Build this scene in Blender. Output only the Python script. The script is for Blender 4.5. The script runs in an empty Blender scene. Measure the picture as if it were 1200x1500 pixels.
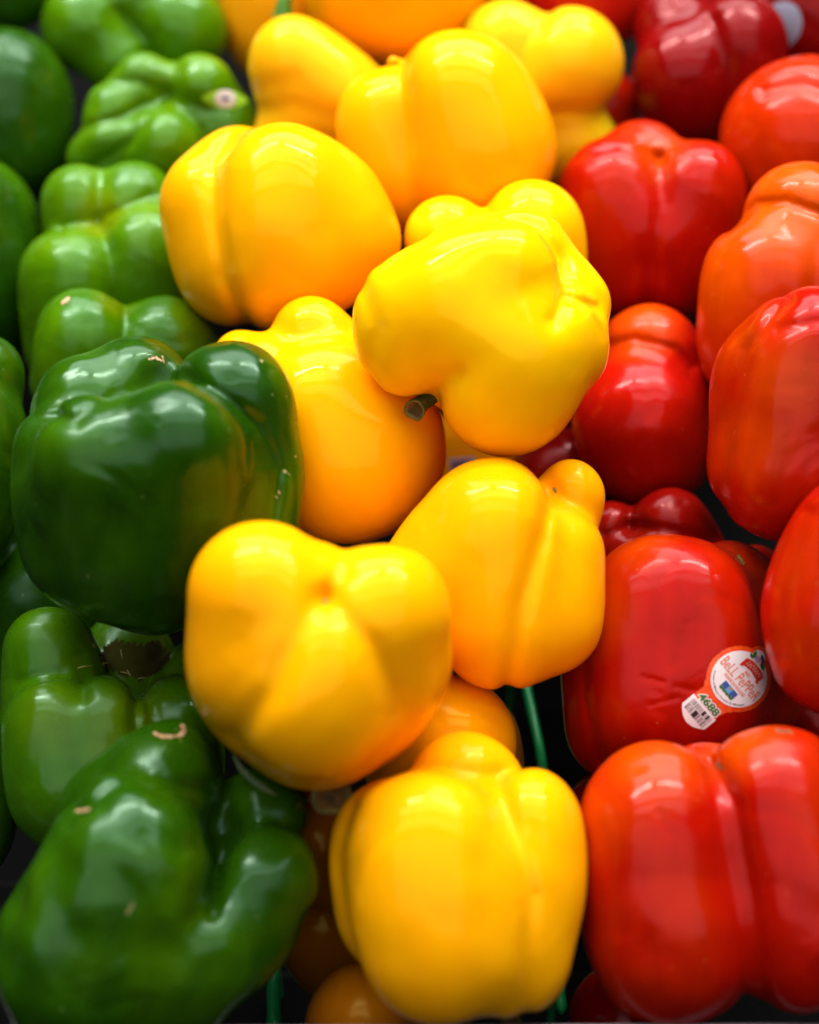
import bpy, math, random, time
import numpy as np
from mathutils import Vector, Matrix

# ------------------------------------------------------------------ camera, lamps, exposure
SC = bpy.context.scene
COL = SC.collection
PITCH = math.radians(45.0)               # the camera looks down at the display
FPX = 2799.0                             # focal length in photograph pixels (1200 x 1500)
CAM = Vector((0.0, 0.0, 1.45))
RT = Vector((1, 0, 0))
FW = Vector((0, math.cos(PITCH), -math.sin(PITCH)))
UP = RT.cross(FW)

cd = bpy.data.cameras.new('camera')
cam = bpy.data.objects.new('camera', cd)
COL.objects.link(cam)
cam.matrix_world = Matrix((RT, UP, -FW)).transposed().to_4x4()
cam.location = CAM
cd.sensor_fit = 'VERTICAL'
cd.lens = 50
cd.sensor_height = 50 * 1500 / FPX
cd.clip_start = 0.02
cd.clip_end = 50
cd.dof.use_dof = True
cd.dof.focus_distance = 0.74
cd.dof.aperture_fstop = 2.5
SC.camera = cam

SC.view_settings.view_transform = 'Standard'
SC.view_settings.look = 'None'
SC.view_settings.exposure = 1.15
SC.view_settings.gamma = 1.0
SC.render.engine = 'CYCLES'
try:
    SC.cycles.use_denoising = True
    SC.cycles.max_bounces = 8
    SC.cycles.diffuse_bounces = 6
    SC.cycles.sample_clamp_indirect = 8
except Exception:
    pass

W = bpy.data.worlds.new('World')
SC.world = W
W.use_nodes = True
bg = W.node_tree.nodes['Background']
bg.inputs[0].default_value = (0.75, 0.8, 0.9, 1)
bg.inputs[1].default_value = 0.006

TARGET = Vector((0, 0.56, 0.93))


def lamp(name, loc, sx, sy, radiance, color=(1, 1, 1), target=TARGET):
    l = bpy.data.lights.new(name, 'AREA')
    l.shape = 'RECTANGLE'
    l.size, l.size_y = sx, sy
    l.energy = radiance * sx * sy * math.pi     # radiance -> watts for a one-sided lambertian panel
    l.color = color
    o = bpy.data.objects.new(name, l)
    COL.objects.link(o)
    loc = Vector(loc)
    o.location = loc
    z = (loc - target).normalized()
    x = Vector((1, 0, 0))
    y = z.cross(x).normalized()
    x = y.cross(z)
    o.matrix_world = Matrix((x, y, z)).transposed().to_4x4()
    o.location = loc
    return o


# tube fittings of the ceiling, running across the aisle, and the paler panels in rows beside them
lamp('tube_lamp', (-0.78, 1.50, 2.75), 1.2, 0.05, 95, (1.0, 0.97, 0.92))
lamp('tube_lamp', (0.70, 1.50, 2.75), 1.2, 0.05, 95, (1.0, 0.97, 0.92))
lamp('ceiling_panel', (0.0, 2.45, 2.80), 2.8, 1.20, 3.0, (0.93, 0.98, 1.0))
lamp('ceiling_panel', (0.0, 1.00, 2.85), 3.0, 0.50, 2.7, (0.93, 0.98, 1.0))
lamp('ceiling_panel', (0.0, 0.30, 2.90), 3.0, 0.50, 1.7, (0.93, 0.98, 1.0))
lamp('ceiling_panel', (0.0, -0.90, 2.70), 3.8, 1.60, 0.62, (0.97, 0.98, 1.0))


# ------------------------------------------------------------------ small helpers
def tag(o, label=None, cat=None, group=None, kind=None):
    if label: o['label'] = label
    if cat: o['category'] = cat
    if group: o['group'] = group
    if kind: o['kind'] = kind
    return o


def ray(px, py):
    v = RT * ((px - 600) / FPX) + UP * ((750 - py) / FPX) + FW
    return v


def at(px, py, d):
    """World point seen at a photograph pixel, d metres along the camera axis."""
    return CAM + ray(px, py) * d


def mesh_obj(name, verts, faces, mat=None, parent=None, smooth=True, loc=None):
    me = bpy.data.meshes.new(name)
    me.from_pydata([tuple(v) for v in verts], [], faces)
    if smooth:
        me.polygons.foreach_set('use_smooth', [True] * len(me.polygons))
    me.update()
    if mat: me.materials.append(mat)
    o = bpy.data.objects.new(name, me)
    COL.objects.link(o)
    if parent is not None: o.parent = parent
    if loc is not None: o.location = loc
    return o


# ------------------------------------------------------------------ materials
class NT:
    def __init__(s, name):
        s.m = bpy.data.materials.new(name)
        s.m.use_nodes = True
        s.t = s.m.node_tree
        s.b = s.t.nodes['Principled BSDF']

    def n(s, typ, **kw):
        x = s.t.nodes.new(typ)
        for k, v in kw.items():
            if hasattr(x, k): setattr(x, k, v)
            else: x.inputs[k.replace('_', ' ')].default_value = v
        return x

    def l(s, a, b): s.t.links.new(a, b)

    def mix(s, fac, a, b):
        x = s.t.nodes.new('ShaderNodeMix'); x.data_type = 'RGBA'
        for idx, val in ((0, fac), (6, a), (7, b)):
            if isinstance(val, bpy.types.NodeSocket): s.l(val, x.inputs[idx])
            elif idx == 0: x.inputs[0].default_value = val
            else: x.inputs[idx].default_value = (*val, 1)
        return x.outputs[2]

    def ramp(s, src, a, b, lo=0.0, hi=1.0):
        x = s.t.nodes.new('ShaderNodeMapRange')
        s.l(src, x.inputs[0])
        x.inputs[1].default_value = a; x.inputs[2].default_value = b
        x.inputs[3].default_value = lo; x.inputs[4].default_value = hi
        x.interpolation_type = 'SMOOTHSTEP'
        return x.outputs[0]


_mc = {}


def skin(c1, c2, c3, amt2=1.0, sss=0.12, rough=0.2, bump=0.25, seed=0, tint=(1, 1, 1), streak=0.06, spec=0.5, swirl=0.1, speck=(0.8, 0.7, 0.3), speck_amt=0.25):
    """Waxy pepper skin: base colour c1, soft ripening patches c2, patches placed by the 'patch' attribute c3."""
    key = (c1, c2, c3, amt2, sss, rough, bump, seed, tint)
    if key in _mc: return _mc[key]
    N = NT('pepper_skin')
    tc = N.n('ShaderNodeTexCoord')
    mp = N.n('ShaderNodeMapping'); N.l(tc.outputs['Object'], mp.inputs[0])
    mp.inputs['Location'].default_value = (seed * 1.7, seed * .9, seed * 2.3)
    mp.inputs['Scale'].default_value = (1, 1, 0.45)
    n1 = N.n('ShaderNodeTexNoise', Scale=22.0, Detail=3.0, Roughness=0.5); N.l(mp.outputs[0], n1.inputs[0])
    f = N.ramp(n1.outputs[0], 0.45, 0.75, 0, amt2)
    col = N.mix(f, c1, c2)
    at_ = N.n('ShaderNodeAttribute', attribute_name='patch')
    col = N.mix(at_.outputs['Fac'], col, c3)
    # fine longitudinal streaking of the flesh
    mp2 = N.n('ShaderNodeMapping'); N.l(tc.outputs['Object'], mp2.inputs[0])
    mp2.inputs['Scale'].default_value = (1, 1, 0.12)
    n2 = N.n('ShaderNodeTexNoise', Scale=150.0, Detail=2.0); N.l(mp2.outputs[0], n2.inputs[0])
    hs = N.n('ShaderNodeHueSaturation'); N.l(col, hs.inputs['Color'])
    N.l(N.ramp(n2.outputs[0], 0.3, 0.7, 1 - streak, 1 + streak), hs.inputs['Value'])
    # sparse pale pin-prick lenticels
    vo = N.n('ShaderNodeTexVoronoi', Scale=170.0); N.l(tc.outputs['Object'], vo.inputs[0])
    cell = N.t.nodes.new('ShaderNodeSeparateColor'); N.l(vo.outputs['Color'], cell.inputs[0])
    m1 = N.n('ShaderNodeMath', operation='LESS_THAN'); N.l(vo.outputs['Distance'], m1.inputs[0]); m1.inputs[1].default_value = 0.085
    m2 = N.n('ShaderNodeMath', operation='GREATER_THAN'); N.l(cell.outputs[0], m2.inputs[0]); m2.inputs[1].default_value = 0.86
    m3 = N.n('ShaderNodeMath', operation='MULTIPLY'); N.l(m1.outputs[0], m3.inputs[0]); N.l(m2.outputs[0], m3.inputs[1])
    m4 = N.n('ShaderNodeMath', operation='MULTIPLY'); N.l(m3.outputs[0], m4.inputs[0]); m4.inputs[1].default_value = speck_amt
    col = N.mix(m4.outputs[0], hs.outputs[0], speck)
    N.l(col, N.b.inputs['Base Color'])
    # roughness varies where the wax is rubbed
    n3 = N.n('ShaderNodeTexNoise', Scale=60.0, Detail=4.0); N.l(tc.outputs['Object'], n3.inputs[0])
    N.l(N.ramp(n3.outputs[0], 0.35, 0.75, rough - 0.05, rough + 0.12), N.b.inputs['Roughness'])
    N.b.inputs['IOR'].default_value = 1.45
    N.b.inputs['Specular Tint'].default_value = (*tint, 1)
    N.b.inputs['Specular IOR Level'].default_value = spec
    N.b.inputs['Subsurface Weight'].default_value = sss
    N.b.inputs['Subsurface Radius'].default_value = (1.0, 0.55, 0.12)
    N.b.inputs['Subsurface Scale'].default_value = 0.006
    bp = N.n('ShaderNodeBump', Strength=bump, Distance=0.0006)
    n4 = N.n('ShaderNodeTexNoise', Scale=120.0, Detail=5.0, Roughness=0.6); N.l(tc.outputs['Object'], n4.inputs[0])
    N.l(n4.outputs[0], bp.inputs['Height'])
    # broad shallow unevenness that makes reflections swirl
    n5 = N.n('ShaderNodeTexNoise', Scale=34.0, Detail=1.5, Distortion=1.2); N.l(tc.outputs['Object'], n5.inputs[0])
    bp2 = N.n('ShaderNodeBump', Strength=swirl, Distance=0.006)
    N.l(n5.outputs[0], bp2.inputs['Height'])
    N.l(bp.outputs[0], bp2.inputs['Normal'])
    N.l(bp2.outputs[0], N.b.inputs['Normal'])
    _mc[key] = N.m
    return N.m


def plain(name, c, rough=0.5, metal=0.0, noise=None, nscale=80, bump=0.0, coat=0.0):
    N = NT(name)
    if noise:
        tc = N.n('ShaderNodeTexCoord')
        n1 = N.n('ShaderNodeTexNoise', Scale=float(nscale), Detail=4.0); N.l(tc.outputs['Object'], n1.inputs[0])
        N.l(N.mix(N.ramp(n1.outputs[0], 0.38, 0.62), c, noise), N.b.inputs['Base Color'])
        if bump:
            bp = N.n('ShaderNodeBump', Strength=bump, Distance=0.001)
            N.l(n1.outputs[0], bp.inputs['Height']); N.l(bp.outputs[0], N.b.inputs['Normal'])
    else:
        N.b.inputs['Base Color'].default_value = (*c, 1)
    N.b.inputs['Roughness'].default_value = rough
    N.b.inputs['Metallic'].default_value = metal
    N.b.inputs['Coat Weight'].default_value = coat
    return N.m


# ------------------------------------------------------------------ implicit pepper surfaces
# A pepper is a smooth union of tapered lobes (round cones), less a few smooth dents, with gentle
# low-frequency unevenness; it is meshed with surface nets and projected onto the surface.
class Field:
    def __init__(s, lobes, dents, k, wav, seed, creases=()):
        s.lobes, s.dents, s.k, s.wav, s.cr = lobes, dents, k, wav, creases
        r = np.random.RandomState(seed)
        s.waves = []
        for i in range(7):
            v = r.normal(size=3); v /= np.linalg.norm(v)
            lam = r.uniform(75, 240)
            s.waves.append((v * 2 * math.pi / lam, r.uniform(0, 6.28), lam / 150.0))
        for i in range(6):
            v = r.normal(size=3); v /= np.linalg.norm(v)
            lam = r.uniform(30, 75)
            s.waves.append((v * 2 * math.pi / lam, r.uniform(0, 6.28), lam / 420.0))

    def seg(s, P, a, b, ra, rb, bulge=0.0):
        a = np.array(a, np.float32); b = np.array(b, np.float32)
        ba = b - a
        L = float(ba @ ba) + 1e-6
        pa = P - a
        t = np.clip((pa @ ba) / L, 0, 1)
        q = pa - t[..., None] * ba
        return np.sqrt((q * q).sum(-1)) - (ra + (rb - ra) * t + bulge * 4 * t * (1 - t))

    def egg(s, P, L):
        """Tapered lobe between two centres; the soft clamp keeps its curvature free of jumps."""
        a = np.array(L[0:3], np.float32); b = np.array(L[4:7], np.float32)
        ra, rb = L[3], L[7]
        ba = b - a
        ln = float(np.linalg.norm(ba)) + 1e-3
        e = min(0.8, 0.42 * (ra + rb) / 2 / ln)
        t = ((P - a) @ ba) / (ln * ln)
        t = 0.5 * (np.sqrt(t * t + e * e) - np.sqrt((t - 1) ** 2 + e * e) + 1)
        q = P - a - t[..., None] * ba
        bl = (L[8] if len(L) > 8 else 0.0) + 0.03 * ln
        return np.sqrt((q * q).sum(-1)) - (ra + (rb - ra) * t + bl * 4 * t * (1 - t))

    def __call__(s, P):
        P = P.astype(np.float32)
        acc = None
        for L in s.lobes:
            d = s.egg(P, L)
            if acc is None: acc = d
            else:
                k = s.k
                h = np.maximum(k - np.abs(acc - d), 0) / k
                acc = np.minimum(acc, d) - h * h * k * 0.25
        for D in s.dents:
            d = -s.seg(P, D[0:3], D[4:7], D[3], D[7])
            k = D[8]
            h = np.maximum(k - np.abs(acc - d), 0) / k
            acc = np.maximum(acc, d) + h * h * k * 0.25
        if s.wav:
            w = 0
            for kv, ph, am in s.waves:
                w = w + am * np.sin(P @ kv.astype(np.float32) + ph)
            acc = acc + s.wav * w * 0.6
        if s.cr:     # creases pressed into the upper side of the skin: paths of (x, y), width, depth
            X, Y = P[..., 0], P[..., 1]
            up = 1 / (1 + np.exp(-P[..., 2] / 15.0))
            for path, w, dp in s.cr:
                best = None
                n = len(path) - 1
                for i in range(n):
                    ax, ay = path[i]; bx, by = path[i + 1]
                    dx, dy = bx - ax, by - ay
                    t = np.clip(((X - ax) * dx + (Y - ay) * dy) / (dx * dx + dy * dy + 1e-6), 0, 1)
                    d2 = (X - ax - t * dx) ** 2 + (Y - ay - t * dy) ** 2
                    best = d2 if best is None else np.minimum(best, d2)
                acc = acc + dp * up * (0.6 * np.exp(-best / (w * w)) + 0.4 * np.exp(-best / (w * w * 6)))
        return acc

    def grad(s, P, e=0.7):
        g = np.empty(P.shape, np.float32)
        for i in range(3):
            o = np.zeros(3, np.float32); o[i] = e
            g[..., i] = s(P + o) - s(P - o)
        n = np.linalg.norm(g, axis=-1, keepdims=True) + 1e-9
        return g / n, n[..., 0] / (2 * e)

    def project(s, P, it=3):
        for _ in range(it):
            d = s(P); g, n = s.grad(P)
            P = P - g * np.clip(d / np.maximum(n, 0.3), -6, 6)[..., None]
        return P


def surface_nets(F, h):
    lo = np.array([1e9] * 3); hi = -lo
    for L in F.lobes:
        r = max(L[3], L[7]) + (L[8] if len(L) > 8 else 0)
        for p in (L[0:3], L[4:7]):
            lo = np.minimum(lo, np.array(p) - r); hi = np.maximum(hi, np.array(p) + r)
    lo -= 3 * h + 8; hi += 3 * h + 8
    B = 8
    nb = np.ceil((hi - lo) / (h * B)).astype(int)
    n = nb * B
    # coarse pass
    gx, gy, gz = [lo[i] + (np.arange(nb[i]) * B + (B - 1) / 2) * h for i in range(3)]
    C = np.stack(np.meshgrid(gx, gy, gz, indexing='ij'), -1)
    dc = F(C)
    D = np.repeat(np.repeat(np.repeat(dc, B, 0), B, 1), B, 2).astype(np.float32)
    act = np.argwhere(np.abs(dc) < h * B * 0.5 * 1.733 * 1.25 + 3)
    off = np.stack(np.meshgrid(*[np.arange(B)] * 3, indexing='ij'), -1).reshape(-1, 3)
    idx = (act[:, None, :] * B + off[None]).reshape(-1, 3)
    D[idx[:, 0], idx[:, 1], idx[:, 2]] = F(lo + idx * h)
    S = D < 0
    # cells with a sign change
    s8 = [S[i:n[0] - 1 + i, j:n[1] - 1 + j, k:n[2] - 1 + k] for i in (0, 1) for j in (0, 1) for k in (0, 1)]
    cnt = sum(x.astype(np.int8) for x in s8)
    cells = np.argwhere((cnt > 0) & (cnt < 8))
    vid = -np.ones(cnt.shape, np.int32)
    vid[cells[:, 0], cells[:, 1], cells[:, 2]] = np.arange(len(cells))
    acc = np.zeros((len(cells), 3)); num = np.zeros(len(cells))
    for ax in range(3):
        o = [0, 0, 0]
        others = [a for a in range(3) if a != ax]
        for u in (0, 1):
            for v in (0, 1):
                a = cells.copy(); a[:, others[0]] += u; a[:, others[1]] += v
                b = a.copy(); b[:, ax] += 1
                da = D[a[:, 0], a[:, 1], a[:, 2]]; db = D[b[:, 0], b[:, 1], b[:, 2]]
                m = (da < 0) != (db < 0)
                t = np.where(m, da / np.where(m, da - db, 1), 0)
                p = a.astype(float); p[:, ax] += t
                acc[m] += p[m]; num[m] += 1
    V = (lo + acc / num[:, None] * h).astype(np.float32)
    Q = []
    for ax in range(3):
        sl0 = [slice(1, -1)] * 3; sl1 = [slice(1, -1)] * 3
        sl0[ax] = slice(0, n[ax] - 1); sl1[ax] = slice(1, n[ax])
        A = S[tuple(sl0)]; Bm = S[tuple(sl1)]
        e = np.argwhere(A != Bm)
        inside = A[e[:, 0], e[:, 1], e[:, 2]]
        base = e + np.array([0 if i == ax else 1 for i in range(3)])
        u, v = [(ax + 1) % 3, (ax + 2) % 3]
        q = []
        for du, dv in ((-1, -1), (0, -1), (0, 0), (-1, 0)):
            c = base.copy(); c[:, u] += du; c[:, v] += dv
            q.append(vid[c[:, 0], c[:, 1], c[:, 2]])
        q = np.stack(q, 1)
        q[~inside] = q[~inside][:, ::-1]
        Q.append(q)
    Q = np.concatenate(Q)
    Q = Q[(Q >= 0).all(1)]
    V = F.project(V, 2)
    Nn, _ = F.grad(V, 1.6)
    return V, Nn, Q


PEPPERS = {}        # key -> info used by stickers, stems and scars


class Pep:
    pass


def frame_at(px, py, D):
    """Origin, scale and local axes (x right, y up, z to the viewer) at a pixel and depth."""
    r = ray(px, py).normalized()
    z = -r
    x = (RT - z * RT.dot(z)).normalized()
    y = z.cross(x)
    return at(px, py, D), D / FPX * (ray(px, py).length), x, y, z


def build_pepper(key, name, cx, cy, D, lobes, mat, label, cat, group, k=21, wav=1.0, dents=(), creases=(),
                 patches=(), h=5.0, axis=None, with_parts=False, seed=None):
    """lobes etc. are given in photograph-sized units about (cx, cy): x right, y DOWN, z to the viewer."""
    def cv(t, n):  # convert one point
        return (t[0] - cx, cy - t[1], t[2])
    LB = [(*cv(l[0:3], 0), l[3], *cv(l[4:7], 0), l[7], *(l[8:9])) for l in lobes]
    DN = [(*cv(l[0:3], 0), l[3], *cv(l[4:7], 0), l[7], l[8]) for l in dents]
    CR = [([(x - cx, cy - y) for (x, y) in c[0]], c[1], c[2]) for c in creases]
    seed = seed if seed is not None else sum(map(ord, key)) * 7 % 9973
    F = Field(LB, DN, k, wav, seed, CR)
    V, Nn, Q = surface_nets(F, h)
    O, s, X, Y, Z = frame_at(cx, cy, D)
    M = np.array([X, Y, Z])                      # rows: local axes in world
    # object axes: local z along the pepper's axis (first lobe)
    a = np.array(LB[0][4:7]) - np.array(LB[0][0:3]) if axis is None else np.array(axis, float)
    a = a @ M
    if np.linalg.norm(a) < 1e-6: a = np.array([0, 0, 1.0])
    az = Vector(a / np.linalg.norm(a)) * -1
    if az.z < 0: az = -az
    rot = az.to_track_quat('Z', 'Y').to_matrix()
    Rn = np.array(rot)                            # columns: object axes in world
    VW = (V * s) @ M                              # world offset from O
    VL = VW @ Rn
    NL = (Nn @ M) @ Rn
    me = bpy.data.meshes.new(name)
    nq = len(Q)
    me.vertices.add(len(V)); me.vertices.foreach_set('co', VL.astype(np.float32).ravel())
    me.loops.add(nq * 4); me.loops.foreach_set('vertex_index', Q.astype(np.int32).ravel())
    me.polygons.add(nq)
    me.polygons.foreach_set('loop_start', np.arange(0, nq * 4, 4, dtype=np.int32))
    me.polygons.foreach_set('use_smooth', np.ones(nq, bool))
    me.update(calc_edges=True)
    me.normals_split_custom_set_from_vertices(NL.astype(np.float32).tolist())
    pa = np.zeros(len(V), np.float32)
    for (x, y, z, r, st) in patches:
        d = np.linalg.norm((V - np.array(cv((x, y, z), 0), np.float32)) * np.array([1, 1, 0.6]), axis=1)
        pa = np.maximum(pa, st * np.clip(1.5 - d / r, 0, 1))
    at_ = me.attributes.new('patch', 'FLOAT', 'POINT'); at_.data.foreach_set('value', pa)
    me.materials.append(mat)
    p = Pep()
    p.F, p.O, p.s, p.M, p.Rn, p.cx, p.cy, p.D, p.V = F, O, s, M, Rn, cx, cy, D, V
    if with_parts:
        root = bpy.data.objects.new(name, None)
        root.empty_display_size = 0.03
        COL.objects.link(root)
        root.location = O; root.rotation_euler = rot.to_euler()
        body = bpy.data.objects.new('flesh', me); COL.objects.link(body); body.parent = root
    else:
        root = bpy.data.objects.new(name, me); COL.objects.link(root)
        root.location = O; root.rotation_euler = rot.to_euler()
    tag(root, label, cat, group)
    p.root = root
    PEPPERS[key] = p
    return p


def to_obj(p, P):
    """pepper px-units (local x,y up,z) -> object coordinates of the pepper's root."""
    return ((np.asarray(P, float) * p.s) @ p.M) @ p.Rn


def on_skin(p, xs, ys, lift=0.0):
    """Drop photograph-plane points onto the skin from the viewer's side; returns px-unit points."""
    P = np.stack([np.asarray(xs, float) - p.cx, p.cy - np.asarray(ys, float), np.full(len(xs), 330.0)], -1).astype(np.float32)
    for _ in range(60):
        d = p.F(P)
        P[:, 2] -= np.clip(d, -8, 60) * 0.8
    g, _ = p.F.grad(P, 2.0)
    return P + g * lift


def decal(p, name, xs, ys, faces, mat, parent, lift=0.8, thick=0.0):
    P = on_skin(p, xs, ys, lift)
    V = to_obj(p, P)
    return mesh_obj(name, V, faces, mat, parent)


def grid_shape(inside, x0, x1, y0, y1, st):
    """Fill a 2-D shape with small quads; inside(x,y) -> bool arrays."""
    nx, ny = int((x1 - x0) / st) + 1, int((y1 - y0) / st) + 1
    X, Y = np.meshgrid(x0 + np.arange(nx + 1) * st, y0 + np.arange(ny + 1) * st, indexing='ij')
    cxm = x0 + (np.arange(nx) + .5) * st; cym = y0 + (np.arange(ny) + .5) * st
    CX, CY = np.meshgrid(cxm, cym, indexing='ij')
    I = inside(CX, CY)
    used = {}; vs = []; fs = []
    for i, j in np.argwhere(I):
        f = []
        for a, b in ((i, j), (i + 1, j), (i + 1, j + 1), (i, j + 1)):
            if (a, b) not in used:
                used[(a, b)] = len(vs); vs.append((X[a, b], Y[a, b]))
            f.append(used[(a, b)])
        fs.append(f[::-1])
    return np.array(vs), fs


def tube(name, pts, rads, mat, parent=None, n=20, ribs=0, rib=0.0, cap=True, concave=0.0, loc=None, mat2=None):
    """Tapered ribbed tube along world/local points, with a hollowed cut end at the last point."""
    pts = [Vector(q) for q in pts]
    V, Fc, mi = [], [], []
    up = Vector((0.3, 0.2, 0.93))
    m = len(pts)
    for i, q in enumerate(pts):
        t = (pts[min(i + 1, m - 1)] - pts[max(i - 1, 0)]).normalized()
        x = t.cross(up).normalized(); y = t.cross(x)
        for j in range(n):
            a = 2 * math.pi * j / n
            r = rads[i] * (1 + rib * math.cos(ribs * a) + 0.04 * math.sin(3 * a + i))
            V.append(q + (x * math.cos(a) + y * math.sin(a)) * r)
    for i in range(m - 1):
        for j in range(n):
            Fc.append((i * n + j, i * n + (j + 1) % n, (i + 1) * n + (j + 1) % n, (i + 1) * n + j)); mi.append(0)
    if cap:
        t = (pts[-1] - pts[-2]).normalized()
        prev = (m - 1) * n
        for (f, dz) in ((0.86, 0.04), (0.72, -concave * .6), (0.4, -concave)):
            base = len(V)
            for j in range(n):
                v0 = V[(m - 1) * n + j]
                V.append(pts[-1] + (v0 - pts[-1]) * f * (1 + 0.05 * math.sin(5 * j)) + t * rads[-1] * (dz + 0.05 * math.sin(j * 2.3)))
            for j in range(n):
                Fc.append((prev + j, prev + (j + 1) % n, base + (j + 1) % n, base + j)); mi.append(1 if f > .5 else 2)
            prev = base
        c = len(V); V.append(pts[-1] - t * rads[-1] * concave * 1.1)
        for j in range(n): Fc.append((prev + j, prev + (j + 1) % n, c)); mi.append(2)
        b = len(V); V.append(pts[0])
        for j in range(n): Fc.append((j, b, (j + 1) % n)); mi.append(0)
    o = mesh_obj(name, V, Fc, mat, parent, loc=loc)
    if mat2:
        o.data.materials.append(mat2)
        o.data.materials.append(PITH)
        o.data.polygons.foreach_set('material_index', mi)
    return o


# ------------------------------------------------------------------ colours (real base colours, save one yellow darkened for shade)
YEL = ((0.93, 0.385, 0.001), (0.93, 0.345, 0.001), (0.90, 0.42, 0.001))
LEM = ((0.93, 0.50, 0.001), (0.93, 0.46, 0.001), (0.92, 0.48, 0.001))
DYL = ((0.80, 0.30, 0.003), (0.74, 0.24, 0.003), (0.7, 0.2, 0.003))
GYL = ((0.82, 0.42, 0.004), (0.70, 0.47, 0.006), (0.52, 0.46, 0.006))
RED = ((0.35, 0.004, 0.0005), (0.40, 0.016, 0.0005), (0.52, 0.058, 0.0005))
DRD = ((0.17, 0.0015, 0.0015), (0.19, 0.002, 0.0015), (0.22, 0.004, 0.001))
ORD = ((0.48, 0.022, 0.0005), (0.42, 0.010, 0.0005), (0.65, 0.085, 0.0005))
YEL_SHADE = ((0.34, 0.10, 0.001), (0.30, 0.08, 0.001), (0.3, 0.08, 0.001))  # yellow skin with the shade of the lower gaps put into its colour
GRN = ((0.014, 0.058, 0.0003), (0.045, 0.120, 0.0003), (0.070, 0.085, 0.0003))
LGR = ((0.055, 0.155, 0.0003), (0.105, 0.215, 0.0003), (0.16, 0.20, 0.0003))
MGR = ((0.030, 0.100, 0.0003), (0.060, 0.145, 0.0003), (0.10, 0.165, 0.0003))
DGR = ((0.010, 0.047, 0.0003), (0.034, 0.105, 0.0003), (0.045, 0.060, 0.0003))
GKW = dict(swirl=0.27, tint=(0.62, 0.95, 0.74), spec=0.42, sss=0.05, rough=0.23, bump=0.22, speck=(0.35, 0.45, 0.15))
RKW = dict(swirl=0.16, tint=(1.0, 0.42, 0.42), spec=0.4, sss=0.10, rough=0.19, bump=0.22, speck=(0.8, 0.30, 0.08), speck_amt=0.14)
YKW = dict(swirl=0.08, tint=(1.0, 0.8, 0.2), spec=0.28, streak=0.015, sss=0.3, rough=0.11, bump=0.2, speck=(0.7, 0.35, 0.02), speck_amt=0.15)

GG, GY, GR = 'green bell peppers heaped on the left', 'yellow bell peppers heaped in the middle', 'red bell peppers heaped on the right'

# ------------------------------------------------------------------ the peppers
# key, kind, centre x, y, lobes, options, label
S_ = []


def pep(key, kind, cx, cy, lobes, label, **kw):
    S_.append((key, kind, cx, cy, lobes, label, kw))


# ---- yellow
pep('Y11', 'Y', 463, 965, [
    (388, 875, 56, 110, 400, 985, -100, 124), (558, 896, 56, 100, 540, 985, -100, 112),
    (458, 1015, 66, 116, 462, 1035, -100, 130), (392, 970, 30, 114, 410, 1000, -100, 110),
    (562, 985, 20, 92, 530, 1010, -100, 110), (470, 950, 44, 138, 470, 975, -90, 140), (484, 884, 36, 86, 475, 960, -60, 100)],
    'large golden pepper overlapping the biggest green one, blossom end up, cut stem below',
    k=34, wav=0.8, col=YEL, h=4, parts=True, creases=[([(476, 884), (498, 845), (506, 770)], 16, 9),
    ([(476, 884), (440, 930), (405, 1010), (330, 1095)], 20, 11), ([(476, 884), (540, 950), (590, 1040), (605, 1110)], 18, 12), ([(476, 884), (477, 886)], 9, 3)])
pep('Y13', 'Y', 667, 1285, [
    (628, 1245, 60, 122, 642, 1380, 50, 112, 3), (765, 1213, 20, 88, 745, 1398, 10, 86, 4), (700, 1290, 40, 110, 700, 1370, 40, 100),
    (585, 1240, -30, 103, 592, 1335, -50, 98, 2), (682, 1163, -50, 92, 690, 1350, -90, 108), (675, 1290, -40, 120, 675, 1330, -60, 115)],
    'golden pepper at the bottom of the frame between the two green wires', k=20, wav=0.8, col=YEL, h=4, parts=True,
    creases=[([(728, 1138), (742, 1200), (768, 1310), (764, 1490)], 13, 12), ([(520, 1190), (500, 1250), (503, 1370), (520, 1430)], 10, 9),
    ([(540, 1150), (620, 1128), (725, 1142), (762, 1122)], 10, 9), ([(620, 1250), (600, 1480)], 40, 3)])
pep('Y10', 'Y', 725, 845, [
    (725, 775, 40, 103, 738, 912, 30, 103, 0), (722, 778, 36, 103, 655, 860, 10, 106), (817, 800, 14, 70, 795, 905, 14, 88),
    (835, 725, -22, 53, 800, 800, -45, 66), (720, 850, -30, 110, 730, 890, -40, 100)],
    'golden pepper leaning right with a small round knob at its top right', k=14, wav=0.8, col=YEL, h=4, parts=True,
    creases=[([(795, 690), (808, 718), (790, 790), (762, 880), (742, 1000)], 13, 13), ([(808, 718), (850, 748), (890, 785)], 9, 5)])
pep('Y8', 'Y', 705, 490, [
    (616, 462, 36, 98, 730, 404, 56, 94), (598, 508, 30, 74, 680, 470, 40, 90), (742, 560, 40, 108, 780, 490, 44, 100),
    (680, 455, 52, 104, 745, 510, 52, 108),
    (838, 448, -24, 60, 800, 420, -40, 70), (828, 505, 12, 72, 790, 500, 20, 84), (768, 372, -34, 66, 690, 400, -50, 84), (705, 490, -30, 125, 715, 500, -50, 120)],
    'bright lemon yellow pepper atop the heap, its cut stem hanging at lower left', k=20, wav=0.9, col=LEM, h=4, parts=True,
    creases=[([(632, 610), (642, 570), (668, 545)], 14, 9), ([(700, 312), (785, 335), (822, 385), (822, 440), (806, 470)], 10, 11),
    ([(820, 438), (868, 452), (892, 500), (900, 560)], 8, 9), ([(535, 420), (560, 480), (545, 560)], 14, 6), ([(560, 385), (640, 340), (740, 335)], 10, 5)])
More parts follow.
